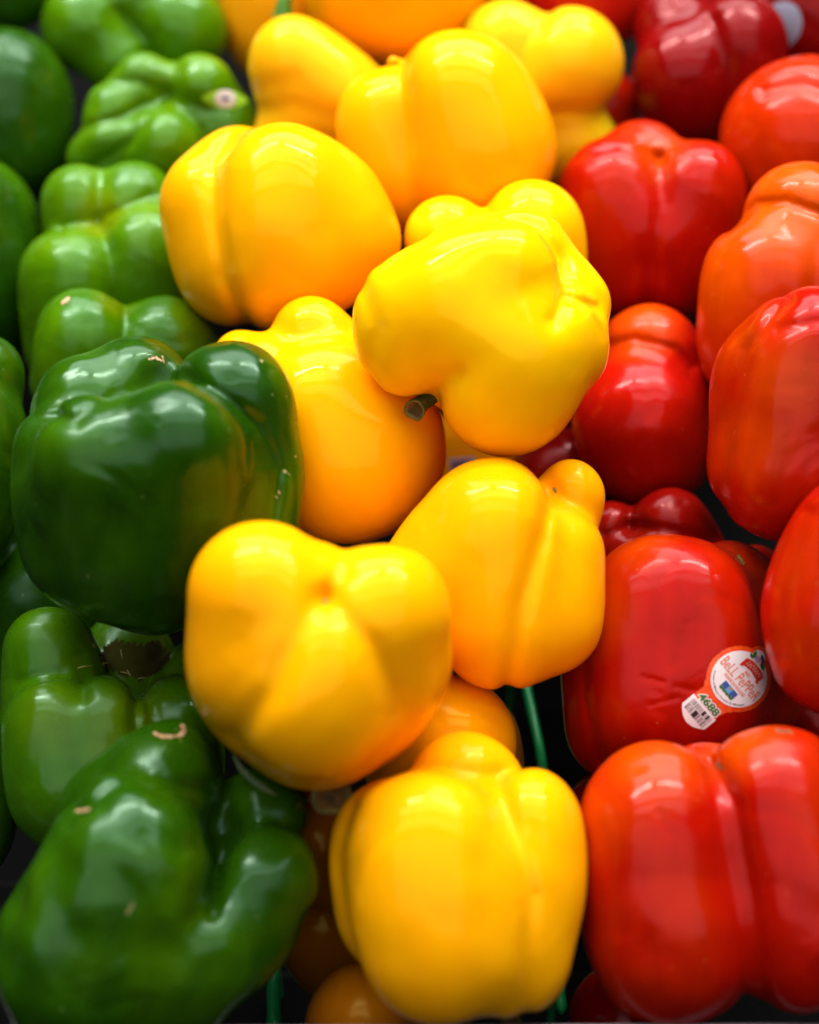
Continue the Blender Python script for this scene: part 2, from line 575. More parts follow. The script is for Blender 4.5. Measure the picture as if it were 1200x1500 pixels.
pep('Y9', 'Y', 500, 620, [
    (478, 612, 30, 116, 508, 664, 30, 131), (520, 640, 10, 128, 525, 660, -10, 130), (400, 560, 0, 74, 420, 680, 0, 100),
    (455, 490, -14, 58, 500, 560, -30, 80), (352, 522, -20, 40, 400, 600, -20, 70)],
    'golden pepper wedged between the big green one and the lemon yellow one', k=22, wav=0.6, col=YEL)
pep('Y6', 'Y', 412, 335, [
    (412, 286, 50, 102, 395, 378, 50, 102), (470, 300, 46, 86, 494, 350, 46, 90), (420, 340, 50, 110, 440, 370, 50, 100), (322, 298, 8, 84, 350, 380, 0, 100),
    (352, 258, -30, 72, 400, 300, -40, 90)],
    'plump golden pepper lying beside the green row, one deep crease down its left side', k=30, wav=0.9, col=YEL,
    creases=[([(338, 205), (318, 245), (322, 320), (335, 400), (360, 470)], 13, 15), ([(505, 250), (520, 330), (500, 430)], 30, 4)])
pep('Y4', 'Y', 655, 195, [
    (672, 152, 40, 103, 702, 218, 40, 112), (573, 178, 14, 78, 605, 240, 10, 96), (660, 180, -30, 110, 660, 230, -30, 110)],
    'golden pepper behind the lemon one with a tiny hooked stub on its left shoulder', k=36, wav=0.7, col=YEL, parts=True,
    creases=[([(584, 80), (596, 140), (600, 230), (615, 300)], 16, 12)])
pep('Y7', 'Y', 725, 360, [
    (776, 345, 0, 81, 790, 400, -20, 70), (657, 350, 0, 64, 690, 410, -30, 78), (730, 400, -30, 90, 740, 410, -40, 80)],
    'lemon yellow pepper mostly hidden behind the top lemon one, two lobes showing', k=16, wav=0.5, col=LEM, creases=[([(718, 280), (712, 330)], 9, 8)])
pep('Y3', 'Y', 450, 140, [
    (432, 90, 10, 64, 500, 150, 10, 72), (432, 118, 6, 60, 440, 150, 0, 66), (425, 216, -6, 60, 470, 240, -20, 76)],
    'pale yellow pear-shaped pepper at the top with a green curved stem', creases=[([(365, 165), (430, 152), (500, 175)], 14, 5), ([(385, 130), (430, 120)], 16, 4)], k=27, wav=0.5, col=GYL[0:1] + ((0.86, 0.40, .004), (0.8, 0.45, .005)), parts=True)
pep('Y5', 'Y', 800, 120, [
    (830, 96, 20, 82, 800, 130, 0, 80), (742, 72, 0, 68, 780, 100, -20, 70), (838, 205, -4, 68, 790, 200, -20, 80)],
    'yellow pepper still greenish on one lobe, behind the golden one near the top', creases=[([(765, 110), (775, 70), (800, 25)], 11, 9), ([(770, 165), (840, 158), (905, 165)], 11, 8)], k=21, wav=0.5, col=GYL,
    patches=[(725, 60, 60, 62, 0.95), (905, 200, 0, 50, 0.6)])
pep('Y1', 'Y', 405, 20, [(405, 40, 0, 78, 405, -30, 0, 80)], 'orange-yellow pepper at the top edge beside the green row', k=18, wav=0.5, col=DYL)
pep('Y2', 'Y', 590, -30, [(588, -35, 0, 128, 560, -20, -20, 110)], 'golden pepper cut off by the top edge of the frame', k=18, wav=0.5, col=YEL)
pep('Y12', 'Y', 655, 1080, [(652, 1088, 0, 104, 620, 1110, -20, 90)], 'golden pepper peeping out beneath the two big golden ones', k=18, wav=0.5, col=YEL)
pep('Y9b', 'Y', 690, 640, [(700, 650, 0, 66, 680, 700, -20, 70)], 'deep orange-yellow pepper in the gap under the lemon one, sticker edge showing', k=18, wav=0.4, col=DYL, parts=True)
pep('Y14', 'Y', 470, 1235, [(470, 1230, 0, 75, 500, 1260, -20, 80)], 'yellow pepper coloured dark for the shade under the cut stem of the large golden pepper', k=18, wav=0.4, col=YEL_SHADE)
pep('Y15', 'Y', 545, 1505, [(545, 1508, 0, 98, 560, 1560, 0, 95)], 'yellow pepper with painted-in shade at the bottom edge below the golden one', k=18, wav=0.4, col=YEL_SHADE)
pep('Y16', 'Y', 700, 1085, [(690, 1085, 0, 72, 690, 1130, -20, 80)], 'yellow pepper with shade-darkened skin deep in the gap beside the divider wire', k=18, wav=0.4, col=YEL_SHADE)
pep('Y17', 'Y', 460, 1350, [(470, 1345, 0, 75, 500, 1390, -20, 80)], 'yellow pepper with shadow put into its colour, right of the bottom green pepper', k=18, wav=0.4, col=YEL_SHADE)

# ---- green
pep('G8', 'G', 233, 715, [
    (264, 648, 96, 98, 240, 818, -24, 112, 0), (142, 670, 66, 90, 165, 812, -38, 106), (202, 672, 80, 90, 205, 812, -24, 108), (82, 650, -10, 56, 104, 795, -40, 76),
    (198, 560, -100, 80, 205, 780, -100, 110), (126, 596, -74, 84, 150, 760, -90, 96), (338, 594, -6, 97, 324, 800, -40, 108, 0),
    (392, 680, -20, 46, 372, 790, -60, 56),
    (235, 760, -20, 140, 235, 790, -60, 125)],
    'biggest dark green pepper with deeply lobed top and broad smooth face',
    k=26, wav=1.5, col=DGR, h=4, patches=[(335, 770, 80, 70, 0.35), (245, 500, -40, 26, 0.5), (300, 880, 50, 60, 0.25)], parts=True,
    dents=[(232, 560, -20, 20, 236, 548, 40, 26, 36)], creases=[([(262, 552), (318, 582), (372, 625), (402, 690), (390, 790)], 12, 12), ([(240, 545), (254, 486)], 10, 16), ([(215, 565), (170, 580), (120, 622), (60, 612)], 10, 7),
    ([(60, 615), (95, 612)], 8, 7), ([(150, 900), (160, 940)], 14, 5), ([(270, 900), (262, 940)], 14, 5)])
pep('G11', 'G', 205, 1290, [
    (196, 1262, 66, 120, 140, 1390, 10, 142), (232, 1156, -24, 96, 210, 1270, -50, 116), (165, 1180, -30, 70, 160, 1290, -50, 100),
    (385, 1288, 34, 71, 345, 1350, 14, 92), (300, 1375, 26, 98, 260, 1390, 10, 108),
    (385, 1190, -70, 70, 325, 1290, -90, 84), (200, 1350, 0, 140, 220, 1370, -10, 130)],
    'dark green pepper filling the bottom left corner, four lobes around its sunken end',
    k=18, wav=3.6, col=GRN, h=4, patches=[(440, 1330, 20, 50, 0.5), (270, 1180, 60, 20, 0.3)], parts=True,
    dents=[(322, 1215, -10, 12, 322, 1225, 90, 20, 24)], creases=[([(110, 1215), (150, 1178), (190, 1150), (250, 1160), (318, 1165)], 12, 9), ([(125, 1196), (150, 1194)], 14, 7),
    ([(318, 1190), (316, 1270), (306, 1335)], 11, 15), ([(210, 1235), (285, 1250), (280, 1340)], 18, 5), ([(150, 1400), (240, 1380)], 30, 5)])
pep('G10', 'G', 150, 1050, [
    (82, 1056, 30, 70, 110, 1150, 10, 98), (152, 1050, 40, 64, 160, 1150, 14, 98), (74, 954, -40, 68, 84, 1060, -50, 84),
    (258, 1054, 6, 64, 240, 1150, -20, 92), (290, 985, -60, 52, 260, 1080, -80, 80), (185, 965, -135, 74, 200, 1080, -110, 80), (170, 1150, -40, 110, 170, 1160, -50, 100)],
    'light green pepper with a hollow stem end, below the biggest green one',
    k=13, wav=1.2, col=MGR, patches=[(190, 1070, 90, 60, 0.6), (80, 1050, 90, 45, 0.4)], parts=True,
    creases=[([(118, 965), (124, 1020)], 10, 8), ([(196, 985), (194, 1060), (200, 1110)], 8, 13), ([(30, 1000), (90, 990)], 10, 6)])
pep('G7', 'G', 185, 530, [
    (128, 500, 0, 76, 120, 560, -20, 74), (242, 502, 0, 70, 260, 540, -10, 68), (285, 530, -20, 50, 260, 560, -30, 60), (190, 570, -40, 80, 190, 580, -40, 80), (188, 512, -4, 68, 190, 550, -20, 70)],
    'green pepper whose two lobes rise directly behind the biggest green one', k=16, wav=1.5, col=((0.038, 0.125, 0.0003), (0.08, 0.18, 0.0003), (0.13, 0.16, 0.0003)),
    patches=[(290, 470, 20, 40, 0.6), (170, 440, 30, 25, .6)], parts=True, creases=[([(186, 425), (184, 480), (180, 540)], 8, 10), ([(135, 480), (140, 520)], 16, 5)])
pep('G6', 'G', 165, 385, [
    (112, 406, 24, 80, 118, 500, -20, 84), (214, 374, 16, 80, 205, 470, -30, 84), (122, 298, -34, 56, 140, 380, -50, 70), (194, 304, -34, 66, 180, 380, -50, 75)],
    'glossy green pepper with four rounded lobes meeting at a star, third down the green row', k=18, wav=1.1, col=LGR,
    patches=[(150, 320, 20, 30, 0.7)], creases=[([(145, 325), (150, 260)], 8, 12), ([(145, 325), (160, 370), (165, 440)], 9, 9), ([(145, 325), (95, 335)], 8, 8), ([(145, 325), (220, 292)], 8, 8)])
pep('G4', 'G', 235, 170, [
    (292, 130, 0, 48, 250, 200, -60, 80), (322, 180, -14, 52, 270, 220, -60, 80), (240, 208, 22, 60, 240, 240, -60, 80),
    (165, 200, 6, 46, 200, 230, -60, 70), (140, 232, -8, 42, 190, 240, -60, 60), (172, 158, -8, 42, 210, 200, -60, 70),
    (212, 122, -16, 42, 230, 180, -70, 80)],
    'ribbed green pepper with a small lime and white sticker near its end', k=22, wav=0.9, col=LGR, creases=[([(243, 140), (205, 122), (150, 125)], 8, 8), ([(243, 140), (180, 172), (115, 190)], 8, 9), ([(243, 140), (195, 205), (130, 245)], 8, 8), ([(250, 140), (258, 100)], 8, 9), ([(250, 145), (300, 160), (340, 160)], 8, 7), ([(250, 145), (290, 190), (305, 250)], 8, 9)], parts=True)
pep('G3', 'G', 200, 50, [
    (135, 40, 0, 66, 170, 30, -60, 90), (172, 86, 18, 50, 190, 60, -60, 80), (262, 44, 8, 68, 220, 40, -60, 90), (195, 0, -20, 70, 200, 0, -60, 80)],
    'green pepper at the top edge above the stickered one', k=18, wav=1.0, col=LGR, creases=[([(175, 20), (215, 60), (222, 110)], 9, 9)])
pep('G2', 'G', 10, 180, [(8, 142, 0, 94, 12, 215, 0, 84), (-60, 160, 10, 90, -50, 220, 0, 80)],
    'tall green pepper cut off at the upper left edge with a broad soft reflection', k=21, wav=0.8, col=GRN)
pep('G1', 'G', 20, -15, [(20, -12, 0, 52, 10, -60, 0, 60)], 'dark green pepper tip in the top left corner', k=18, wav=0.6, col=GRN)
pep('G5', 'G', -45, 390, [(-45, 335, 0, 104, -45, 440, 0, 102)], 'dark green pepper at the left edge beside the four-lobed one', k=18, wav=0.8, col=DGR)
pep('G9', 'G', -55, 680, [(-25, 548, 0, 58, -60, 620, -20, 80), (-64, 640, 20, 100, -66, 760, 10, 96)],
    'green pepper cut off at the left edge beside the biggest green one', k=15, wav=1.0, col=GRN)
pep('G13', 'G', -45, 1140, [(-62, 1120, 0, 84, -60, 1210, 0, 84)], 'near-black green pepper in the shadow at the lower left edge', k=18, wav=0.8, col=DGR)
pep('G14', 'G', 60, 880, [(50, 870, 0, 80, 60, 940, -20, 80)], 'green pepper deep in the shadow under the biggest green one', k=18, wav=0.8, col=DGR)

# ---- red
pep('R14', 'R', 1035, 1290, [
    (968, 1202, 34, 112, 985, 1375, 10, 122, 0), (1132, 1188, 14, 120, 1165, 1365, 0, 112, 0), (1045, 1180, -40, 90, 1060, 1350, -60, 100),
    (1230, 1220, -20, 100, 1230, 1350, -20, 100), (930, 1250, 0, 72, 945, 1330, 0, 80)],
    'large glossy red pepper in the bottom right corner, long crease down its middle', k=14, wav=1.6, col=RED, h=4,
    patches=[(960, 1110, 80, 75, 0.75), (1080, 1090, 60, 60, 0.7), (900, 1200, 60, 60, .5)], parts=True,
    creases=[([(1050, 1128), (1078, 1190), (1098, 1320), (1115, 1490)], 10, 14), ([(1140, 1170), (1130, 1290)], 26, 5), ([(905, 1150), (960, 1130), (1040, 1150)], 14, 4), ([(975, 1200), (985, 1225)], 6, 2)])
pep('R12', 'R', 985, 960, [
    (958, 885, 46, 98, 945, 1025, 36, 100), (1014, 888, 42, 92, 1022, 1025, 32, 98), (905, 935, -22, 82, 915, 1060, -22, 92),
    (1072, 858, -48, 70, 1092, 1000, -50, 94), (1000, 960, -20, 120, 1000, 1020, -30, 120)],
    'red pepper with an oval price look-up sticker on its broad dented face', k=36, wav=1.3, col=RED, h=4,
    patches=[(870, 900, 60, 60, 0.7), (940, 800, 60, 45, .5)], parts=True,
    creases=[([(1004, 918), (1000, 945)], 7, 1.3), ([(943, 990), (972, 997)], 3.5, 1.4), ([(960, 1010), (968, 1012)], 7, 1.3),
             ([(955, 1028), (992, 1018)], 3.5, 1.4), ([(962, 1036), (972, 1040)], 6, 1.3), ([(990, 968), (985, 975)], 8, 1.5), ([(1012, 1008), (990, 1003)], 4, 1.4),
             ([(866, 900), (862, 1000), (880, 1110)], 9, 8), ([(1118, 860), (1130, 960)], 9, 5)])
pep('R9', 'R', 1150, 610, [
    (1182, 524, 34, 100, 1152, 688, 14, 108, 0), (1132, 545, 0, 82, 1118, 665, -10, 80, 0), (1245, 560, 0, 90, 1225, 680, 0, 90), (1165, 600, -40, 100, 1160, 660, -40, 100)],
    'long red pepper with an orange streak at the right edge, above the stickered one', k=20, wav=1.5, col=RED,
    patches=[(1110, 640, 110, 50, 0.4), (1150, 560, 110, 55, 0.45), (1100, 500, 30, 50, .4)],
    creases=[([(1150, 450), (1100, 520), (1070, 620), (1062, 740)], 12, 10), ([(1140, 490), (1200, 480)], 9, 5), ([(1190, 520), (1160, 640), (1165, 760)], 22, 5)])
pep('R13', 'R', 1225, 880, [(1228, 900, 0, 114, 1262, 800, 0, 106), (1226, 950, 0, 97, 1240, 900, 0, 100)],
    'red pepper leaning in from the right edge beside the sticker', k=21, wav=1.3, col=RED, patches=[(1190, 820, 100, 60, 0.2), (1190, 960, 100, 60, .2)],
    creases=[([(1190, 760), (1150, 860), (1150, 960)], 12, 6)])
pep('R7', 'R', 1150, 420, [
    (1132, 412, 24, 99, 1122, 505, 10, 96), (1172, 328, -6, 86, 1180, 400, -10, 90), (1230, 430, 10, 95, 1230, 500, 0, 95)],
    'orange-red pepper with a waxy flecked highlight at the right edge', k=20, wav=1.4, col=ORD, patches=[(1150, 300, 60, 90, 0.8), (1070, 400, 60, 60, .6)],
    creases=[([(1070, 335), (1110, 305), (1150, 303), (1210, 325)], 8, 11)])
pep('R8', 'R', 940, 595, [
    (938, 612, 24, 101, 952, 642, 4, 102), (950, 524, -18, 78, 960, 600, -20, 90)],
    'dark red pepper with an orange crown, right of the lemon yellow one', k=20, wav=1.2, col=((0.38, 0.004, 0.001), (0.42, 0.008, 0.001), (0.68, 0.06, 0.001)),
    patches=[(930, 470, 30, 55, 0.9)], creases=[([(860, 515), (930, 500), (985, 515), (1010, 540)], 8, 10), ([(940, 510), (955, 600)], 14, 4)])
pep('R6', 'R', 950, 320, [
    (902, 288, 20, 86, 905, 380, 0, 84), (1010, 282, 20, 78, 1000, 375, -10, 90), (940, 240, -24, 64, 950, 320, -40, 90), (952, 345, 20, 92, 958, 385, 0, 84)],
    'red pepper standing end up with three creases meeting at its crown, upper right', k=24, wav=1.0, col=RED, patches=[(960, 235, 20, 40, 0.6)],
    creases=[([(964, 240), (968, 300), (955, 380), (950, 450)], 12, 10), ([(964, 236), (905, 222), (850, 235)], 9, 4), ([(964, 236), (1000, 215), (1040, 200)], 8, 4)])
pep('R11', 'R', 960, 790, [
    (982, 776, 8, 64, 1010, 812, -10, 60), (902, 786, 0, 52, 925, 825, -10, 62), (945, 830, 20, 52, 960, 860, -10, 60)],
    'crumpled crimson pepper end showing behind the stickered red one', k=24, wav=1.8, col=((0.20, 0.002, 0.001), (0.24, 0.005, 0.001), (0.3, 0.02, 0.001)),
    creases=[([(922, 772), (970, 775), (1040, 790)], 8, 9), ([(922, 772), (928, 720)], 8, 9), ([(922, 772), (890, 785)], 8, 7), ([(1000, 740), (1050, 790)], 9, 4)])
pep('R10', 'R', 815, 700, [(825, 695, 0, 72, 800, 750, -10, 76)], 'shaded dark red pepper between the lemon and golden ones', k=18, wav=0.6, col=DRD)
pep('R5', 'R', 1160, 190, [(1172, 204, 10, 114, 1180, 260, 0, 100), (1190, 155, -20, 66, 1200, 200, -30, 80)],
    'orange-red pepper at the right edge near the top', k=20, wav=1.0, col=ORD, creases=[([(1120, 140), (1170, 130), (1220, 145)], 9, 7)])
pep('R3', 'R', 1020, 110, [(1002, 108, 20, 74, 1010, 140, 0, 70), (1072, 75, 0, 78, 1060, 130, -10, 74), (985, 45, -30, 56, 1010, 80, -40, 70)],
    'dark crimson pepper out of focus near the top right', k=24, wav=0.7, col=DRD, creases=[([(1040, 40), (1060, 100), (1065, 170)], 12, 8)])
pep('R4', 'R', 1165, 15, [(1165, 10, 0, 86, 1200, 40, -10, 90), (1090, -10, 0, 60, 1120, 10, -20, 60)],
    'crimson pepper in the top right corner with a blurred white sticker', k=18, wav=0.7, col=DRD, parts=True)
pep('R1', 'R', 860, -10, [(870, -18, 0, 88, 850, -30, 0, 88), (750, -30, 0, 62, 760, -50, 0, 62)],
    'red pepper cut off by the top edge behind the greenish yellow one', k=15, wav=0.6, col=((0.42, 0.008, 0.004), (0.48, 0.010, 0.004), (0.5, 0.03, .004)))
pep('R2', 'R', 895, 150, [(893, 150, 0, 44, 880, 190, -10, 50)], 'sliver of a red pepper right of the greenish yellow one', k=15, wav=0.4, col=RED)
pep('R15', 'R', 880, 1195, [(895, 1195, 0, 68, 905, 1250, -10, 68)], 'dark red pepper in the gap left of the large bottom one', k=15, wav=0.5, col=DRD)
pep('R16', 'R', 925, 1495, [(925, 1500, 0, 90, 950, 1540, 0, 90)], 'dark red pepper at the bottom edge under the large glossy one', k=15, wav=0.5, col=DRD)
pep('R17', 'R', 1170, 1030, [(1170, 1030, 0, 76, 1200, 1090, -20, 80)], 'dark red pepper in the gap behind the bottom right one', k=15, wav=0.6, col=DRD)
pep('R18', 'R', 1120, 830, [(1105, 842, -20, 44, 1120, 880, -30, 60)], 'shaded red pepper between the stickered one and the long one', k=15, wav=0.6, col=RED)

DEPTH = {'Y11': 0.6699, 'Y13': 0.6725, 'R14': 0.6834, 'G11': 0.676, 'Y10': 0.727, 'G8': 0.7116, 'Y8': 0.7354, 'R13': 0.7045, 'R9': 0.7458, 'Y9': 0.7702, 'R12': 0.7522, 'Y6': 0.8089, 'G10': 0.736, 'R7': 0.7953, 'R11': 0.7917, 'R8': 0.8187, 'Y7': 0.8085, 'R6': 0.847, 'Y4': 0.8471, 'G7': 0.8201, 'R18': 0.7841, 'G6': 0.8574, 'R5': 0.854, 'Y3': 0.8796, 'Y5': 0.8829, 'G9': 0.7787, 'G4': 0.8867, 'G5': 0.8772, 'G2': 0.9126, 'R3': 0.8869, 'R4': 0.9105, 'G3': 0.9256, 'Y2': 0.8966, 'Y1': 0.9456, 'R1': 0.9251, 'G1': 0.9295, 'R10': 0.8514, 'R2': 0.9122, 'Y12': 0.7325, 'Y9b': 0.8692, 'Y14': 0.7301, 'Y15': 0.6992, 'R15': 0.7736, 'R16': 0.7111, 'R17': 0.7927, 'G14': 0.8017, 'G13': 0.7539, 'Y17': 0.759, 'Y16': 0.7729}
#DEPTHS#

ORDER = ['Y11', 'Y13', 'R14', 'G11', 'Y10', 'G8', 'Y8', 'R13', 'R9', 'Y9', 'R12', 'Y6', 'G10', 'R7', 'R11', 'R8', 'Y7', 'R6', 'Y4', 'G7', 'R18', 'G6', 'R5',
         'Y3', 'Y5', 'G9', 'G4', 'G5', 'G2', 'R3', 'R4', 'G3', 'Y2', 'Y1', 'R1', 'G1', 'R10', 'R2', 'Y12', 'Y9b', 'Y14', 'Y15', 'R15', 'R16', 'R17', 'G14', 'G13', 'Y17', 'Y16']


LOW = {'Y14': .045, 'Y17': .05, 'Y15': .04, 'Y16': .04, 'G14': .03, 'G13': .03, 'R15': .03, 'R16': .03, 'R17': .02}


def base_depth(y, key=''):
    return 0.90 - 0.24 * (y / 1500.0) + LOW.get(key, 0.0)


T0 = time.time()
KIND = {'Y': ('yellow_bell_pepper', GY, YKW), 'G': ('green_bell_pepper', GG, GKW), 'R': ('red_bell_pepper', GR, RKW)}
for i, (key, kind, cx, cy, lobes, label, kw) in enumerate(S_):
    nm, grp, mk = KIND[kind]
    kw = dict(kw)
    c = kw.pop('col')
    parts = kw.pop('parts', False)
    mat = skin(c[0], c[1], c[2], seed=(i % 5) + 1, **mk)
    D = DEPTH.get(key, base_depth(cy, key))
    build_pepper(key, nm, cx, cy, D, lobes, mat, label, 'pepper', grp, with_parts=parts, **kw)
print('peppers built in %.1f s, %d faces' % (time.time() - T0, sum(len(o.data.polygons) for o in bpy.data.objects if o.type == 'MESH')))

# ------------------------------------------------------------------ the display shelf
SHZ, SHY, SLOPE = 0.690, 0.40, 0.409


def shelf_z(y):
    return SHZ + SLOPE * (y - SHY)


LINER = plain('black_liner', (0.005, 0.005, 0.005), 0.9)
LINER.node_tree.nodes['Principled BSDF'].inputs['Specular IOR Level'].default_value = 0.1
sv, sf = [], []
nr = 40
for i in range(nr + 1):
    y = 0.30 + i * (1.5 / nr)
    for x in (-1.2, 1.2):
        sv.append((x, y, shelf_z(y)))
        sv.append((x, y + 0.01, shelf_z(y) - 0.012))
for i in range(nr):
    b = i * 4
    sf += [(b, b + 2, b + 3, b + 1), (b + 1, b + 3, b + 6, b + 4)]
fl = mesh_obj('shelf', sv, sf, LINER, smooth=False)
tag(fl, kind='structure')

# green coated divider wires
WIRE = plain('green_coating', (0.004, 0.26, 0.06), 0.28, noise=(0.006, 0.32, 0.08), nscale=60, coat=0.4)


def smooth_path(pts, n=10):
    out = []
    m = len(pts)
    for i in range(m - 1):
        p0, p1, p2, p3 = [Vector(pts[max(0, min(m - 1, j))]) for j in (i - 1, i, i + 1, i + 2)]
        for k in range(n):
            t = k / n
            out.append(0.5 * ((2 * p1) + (p2 - p0) * t + (2 * p0 - 5 * p1 + 4 * p2 - p3) * t * t + (3 * p1 - p0 - 3 * p2 + p3) * t ** 3))
    out.append(Vector(pts[-1]))
    return out


def divider(pix, r, label):
    pts = smooth_path([at(*q) for q in pix])
    root = bpy.data.objects.new('wire_divider', None); root.empty_display_size = .03; COL.objects.link(root)
    tag(root, label, 'wire divider', 'green wire dividers between the pepper rows')
    rr = [r] * len(pts)
    d = (pts[-1] - pts[-2]).normalized()
    for k in range(1, 6):      # rounded, slightly swollen dipped end
        pts.append(pts[-1] + d * r * 0.45); rr.append(r * math.sqrt(max(0.02, 1 - (k / 5.2) ** 2)) * 1.12)
    tube('rail', pts, rr, WIRE, root, n=16, cap=True)
    for f in (0.12, 0.5, 0.88):
        p = pts[int(f * (len(pts) - 6))]
        base = Vector((p.x, p.y, shelf_z(p.y) - 0.002))
        if p.z - base.z > 0.004:
            tube('post', [base, base.lerp(p, .5), p - Vector((0, 0, r * .6))], [r * .8] * 3, WIRE, root, n=12, cap=False)
    return root


divider([(746, 880, 0.838), (771, 1005, 0.816), (796, 1130, 0.795), (811, 1290, 0.775), (822, 1468, 0.755)], 0.0021,
        'green coated wire end between the golden pepper and the large red bottom one')
divider([(380, 1180, 0.83), (392, 1300, 0.81), (400, 1400, 0.79), (401, 1492, 0.775)], 0.0028,
        'green coated wire end beside the bottom green pepper, left of the darkened yellow one')

# pale front rail of the display, just entering the frame at the bottom
RAIL = plain('rail_plastic', (0.22, 0.18, 0.20), 0.5, noise=(0.16, 0.13, 0.15), nscale=30)
pa, pb = at(-700, 1503, 0.665), at(1900, 1494, 0.665)
dx = (pb - pa).normalized(); dz = Vector((0, 0, 1)); dy = dx.cross(dz) * -1
prof = [(0, 0), (0.0005, 0.0012), (0.0016, 0.0018), (0.0030, 0.0012), (0.0034, 0.0), (0.0034, -0.03), (0.0, -0.032)]
rv, rf = [], []
for i in range(25):
    q = pa.lerp(pb, i / 24)
    for (u, v) in prof: rv.append(q - dy * u + dz * (v - 0.0016))
n = len(prof)
for i in range(24):
    for j in range(n):
        rf.append((i * n + j, i * n + (j + 1) % n, (i + 1) * n + (j + 1) % n, (i + 1) * n + j))
rf.append(tuple(range(n))); rf.append(tuple(24 * n + j for j in range(n))[::-1])
ro = mesh_obj('front_rail', rv, rf, RAIL)
tag(ro, 'pale mauve front rail of the display along the bottom edge', 'shelf rail')
# a curl of clear film caught on it
FILM = plain('clear_film', (0.45, 0.38, 0.40), 0.15)
fv, ff = [], []
c0 = at(893, 1493, 0.672)
for i in range(26):
    t = i / 25
    a = t * 5.2
    for w in (-1, 1):
        fv.append(c0 + RT * ((t - .4) * 0.012 + 0.0015 * math.sin(a)) + UP * (0.0012 * math.cos(a) * (1 - t) + 0.0004 * w * (1 - t * .6)) - FW * (0.002 * math.cos(a) + 0.001 * w))
for i in range(25): ff.append((2 * i, 2 * i + 1, 2 * i + 3, 2 * i + 2))
fo = mesh_obj('plastic_film', fv, ff, FILM)
tag(fo, 'tiny curl of clear plastic film on the front rail under the large red pepper', 'film scrap')

# ------------------------------------------------------------------ stems, calyx bits, scars
STEM = plain('stem_green', (0.022, 0.050, 0.004), 0.6, noise=(0.050, 0.070, 0.008), nscale=160, bump=0.6)
STEMG = plain('stem_fresh', (0.05, 0.17, 0.01), 0.4, noise=(0.08, 0.22, 0.02), nscale=120, bump=0.3)
CUT = plain('stem_cut', (0.15, 0.11, 0.018), 0.95, noise=(0.09, 0.06, 0.010), nscale=160, bump=0.6)
PITH = plain('stem_pith', (0.12, 0.055, 0.008), 0.95, noise=(0.05, 0.03, 0.006), nscale=200, bump=0.6)
TAN = plain('scar_tan', (0.55, 0.36, 0.20), 0.6, noise=(0.34, 0.17, 0.07), nscale=260, bump=0.5)
BRN = plain('scar_brown', (0.10, 0.035, 0.012), 0.6, noise=(0.22, 0.08, 0.02), nscale=260, bump=0.5)
PALE = plain('scar_pale', (0.26, 0.24, 0.07), 0.5, noise=(0.14, 0.14, 0.03), nscale=260)
YNUB = PEPPERS['Y4'].root.children[0].data.materials[0]


def L_(p, x, y, z):
    return (x - p.cx, p.cy - y, z)


def px_tube(key, name, pts, rads, mat, **kw):
    p = PEPPERS[key]
    V = [Vector(to_obj(p, L_(p, *q))) for q in pts]
    return tube(name, V, [r * p.s for r in rads], mat, p.root, **kw)


def px_path(key, name, pts, rads, mat, n=6, **kw):
    q = smooth_path([Vector(a) for a in pts], n)
    r = []
    for i in range(len(rads) - 1):
        r += [rads[i] + (rads[i + 1] - rads[i]) * k / n for k in range(n)]
    r.append(rads[-1])
    return px_tube(key, name, [tuple(v) for v in q], r, mat, **kw)


px_path('Y8', 'stem', [(672, 545, -30), (655, 564, -6), (634, 580, 8), (618, 590, 24), (609, 599, 46)], [22, 12, 11, 13, 16], STEM, ribs=5, rib=0.04, concave=0.45, mat2=CUT, n=6)
px_path('Y11', 'stem', [(484, 1100, -120), (485, 1150, -95), (487, 1172, -62)], [40, 27, 31], STEM, ribs=5, rib=0.05, concave=0.2, mat2=CUT)
px_path('Y11', 'calyx', [(342, 1106, -34), (356, 1128, -30), (378, 1148, -26), (406, 1164, -22)], [1, 5, 6, 1], STEM, ribs=3, rib=0.15)
px_path('Y3', 'stem', [(416, 34, -10), (420, 8, -6), (434, -10, -6), (462, -24, -10)], [15, 10, 9, 9], STEMG, ribs=5, rib=0.05)
px_path('Y4', 'stub', [(600, 104, 4), (586, 97, 10), (577, 93, 14), (572, 98, 16)], [9, 6, 5, 3], YNUB)
px_path('Y4', 'blossom_scar', [(596, 112, 6), (588, 108, 10), (579, 104, 14)], [5, 4, 2], BRN)


px_path('Y13', 'stem', [(735, 1440, -70), (742, 1475, -62), (746, 1492, -50)], [20, 14, 16], STEM, ribs=5, rib=0.06, concave=0.3, mat2=CUT)


def scar(key, name, path, width, mat, lift=0.5, jag=0.35, st=1.6):
    p = PEPPERS[key]
    pa_ = np.array(path, float)
    def inside(X, Y):
        best = np.full(X.shape, 1e9)
        for i in range(len(pa_) - 1):
            a, b = pa_[i], pa_[i + 1]
            ba = b - a
            t = np.clip(((X - a[0]) * ba[0] + (Y - a[1]) * ba[1]) / (ba @ ba + 1e-9), 0, 1)
            best = np.minimum(best, np.hypot(X - a[0] - t * ba[0], Y - a[1] - t * ba[1]))
        nz = np.sin(X * 1.1 + Y * .7) * np.sin(Y * 1.3 - X * .4) + 0.5 * np.sin(X * 2.3 - Y * 1.9)
        return best < width * (1 + jag * nz)
    lo = pa_.min(0) - width * 1.6; hi = pa_.max(0) + width * 1.6
    vs, fs = grid_shape(inside, lo[0], hi[0], lo[1], hi[1], st)
    if len(vs): decal(p, name, vs[:, 0], vs[:, 1], fs, mat, p.root, lift)


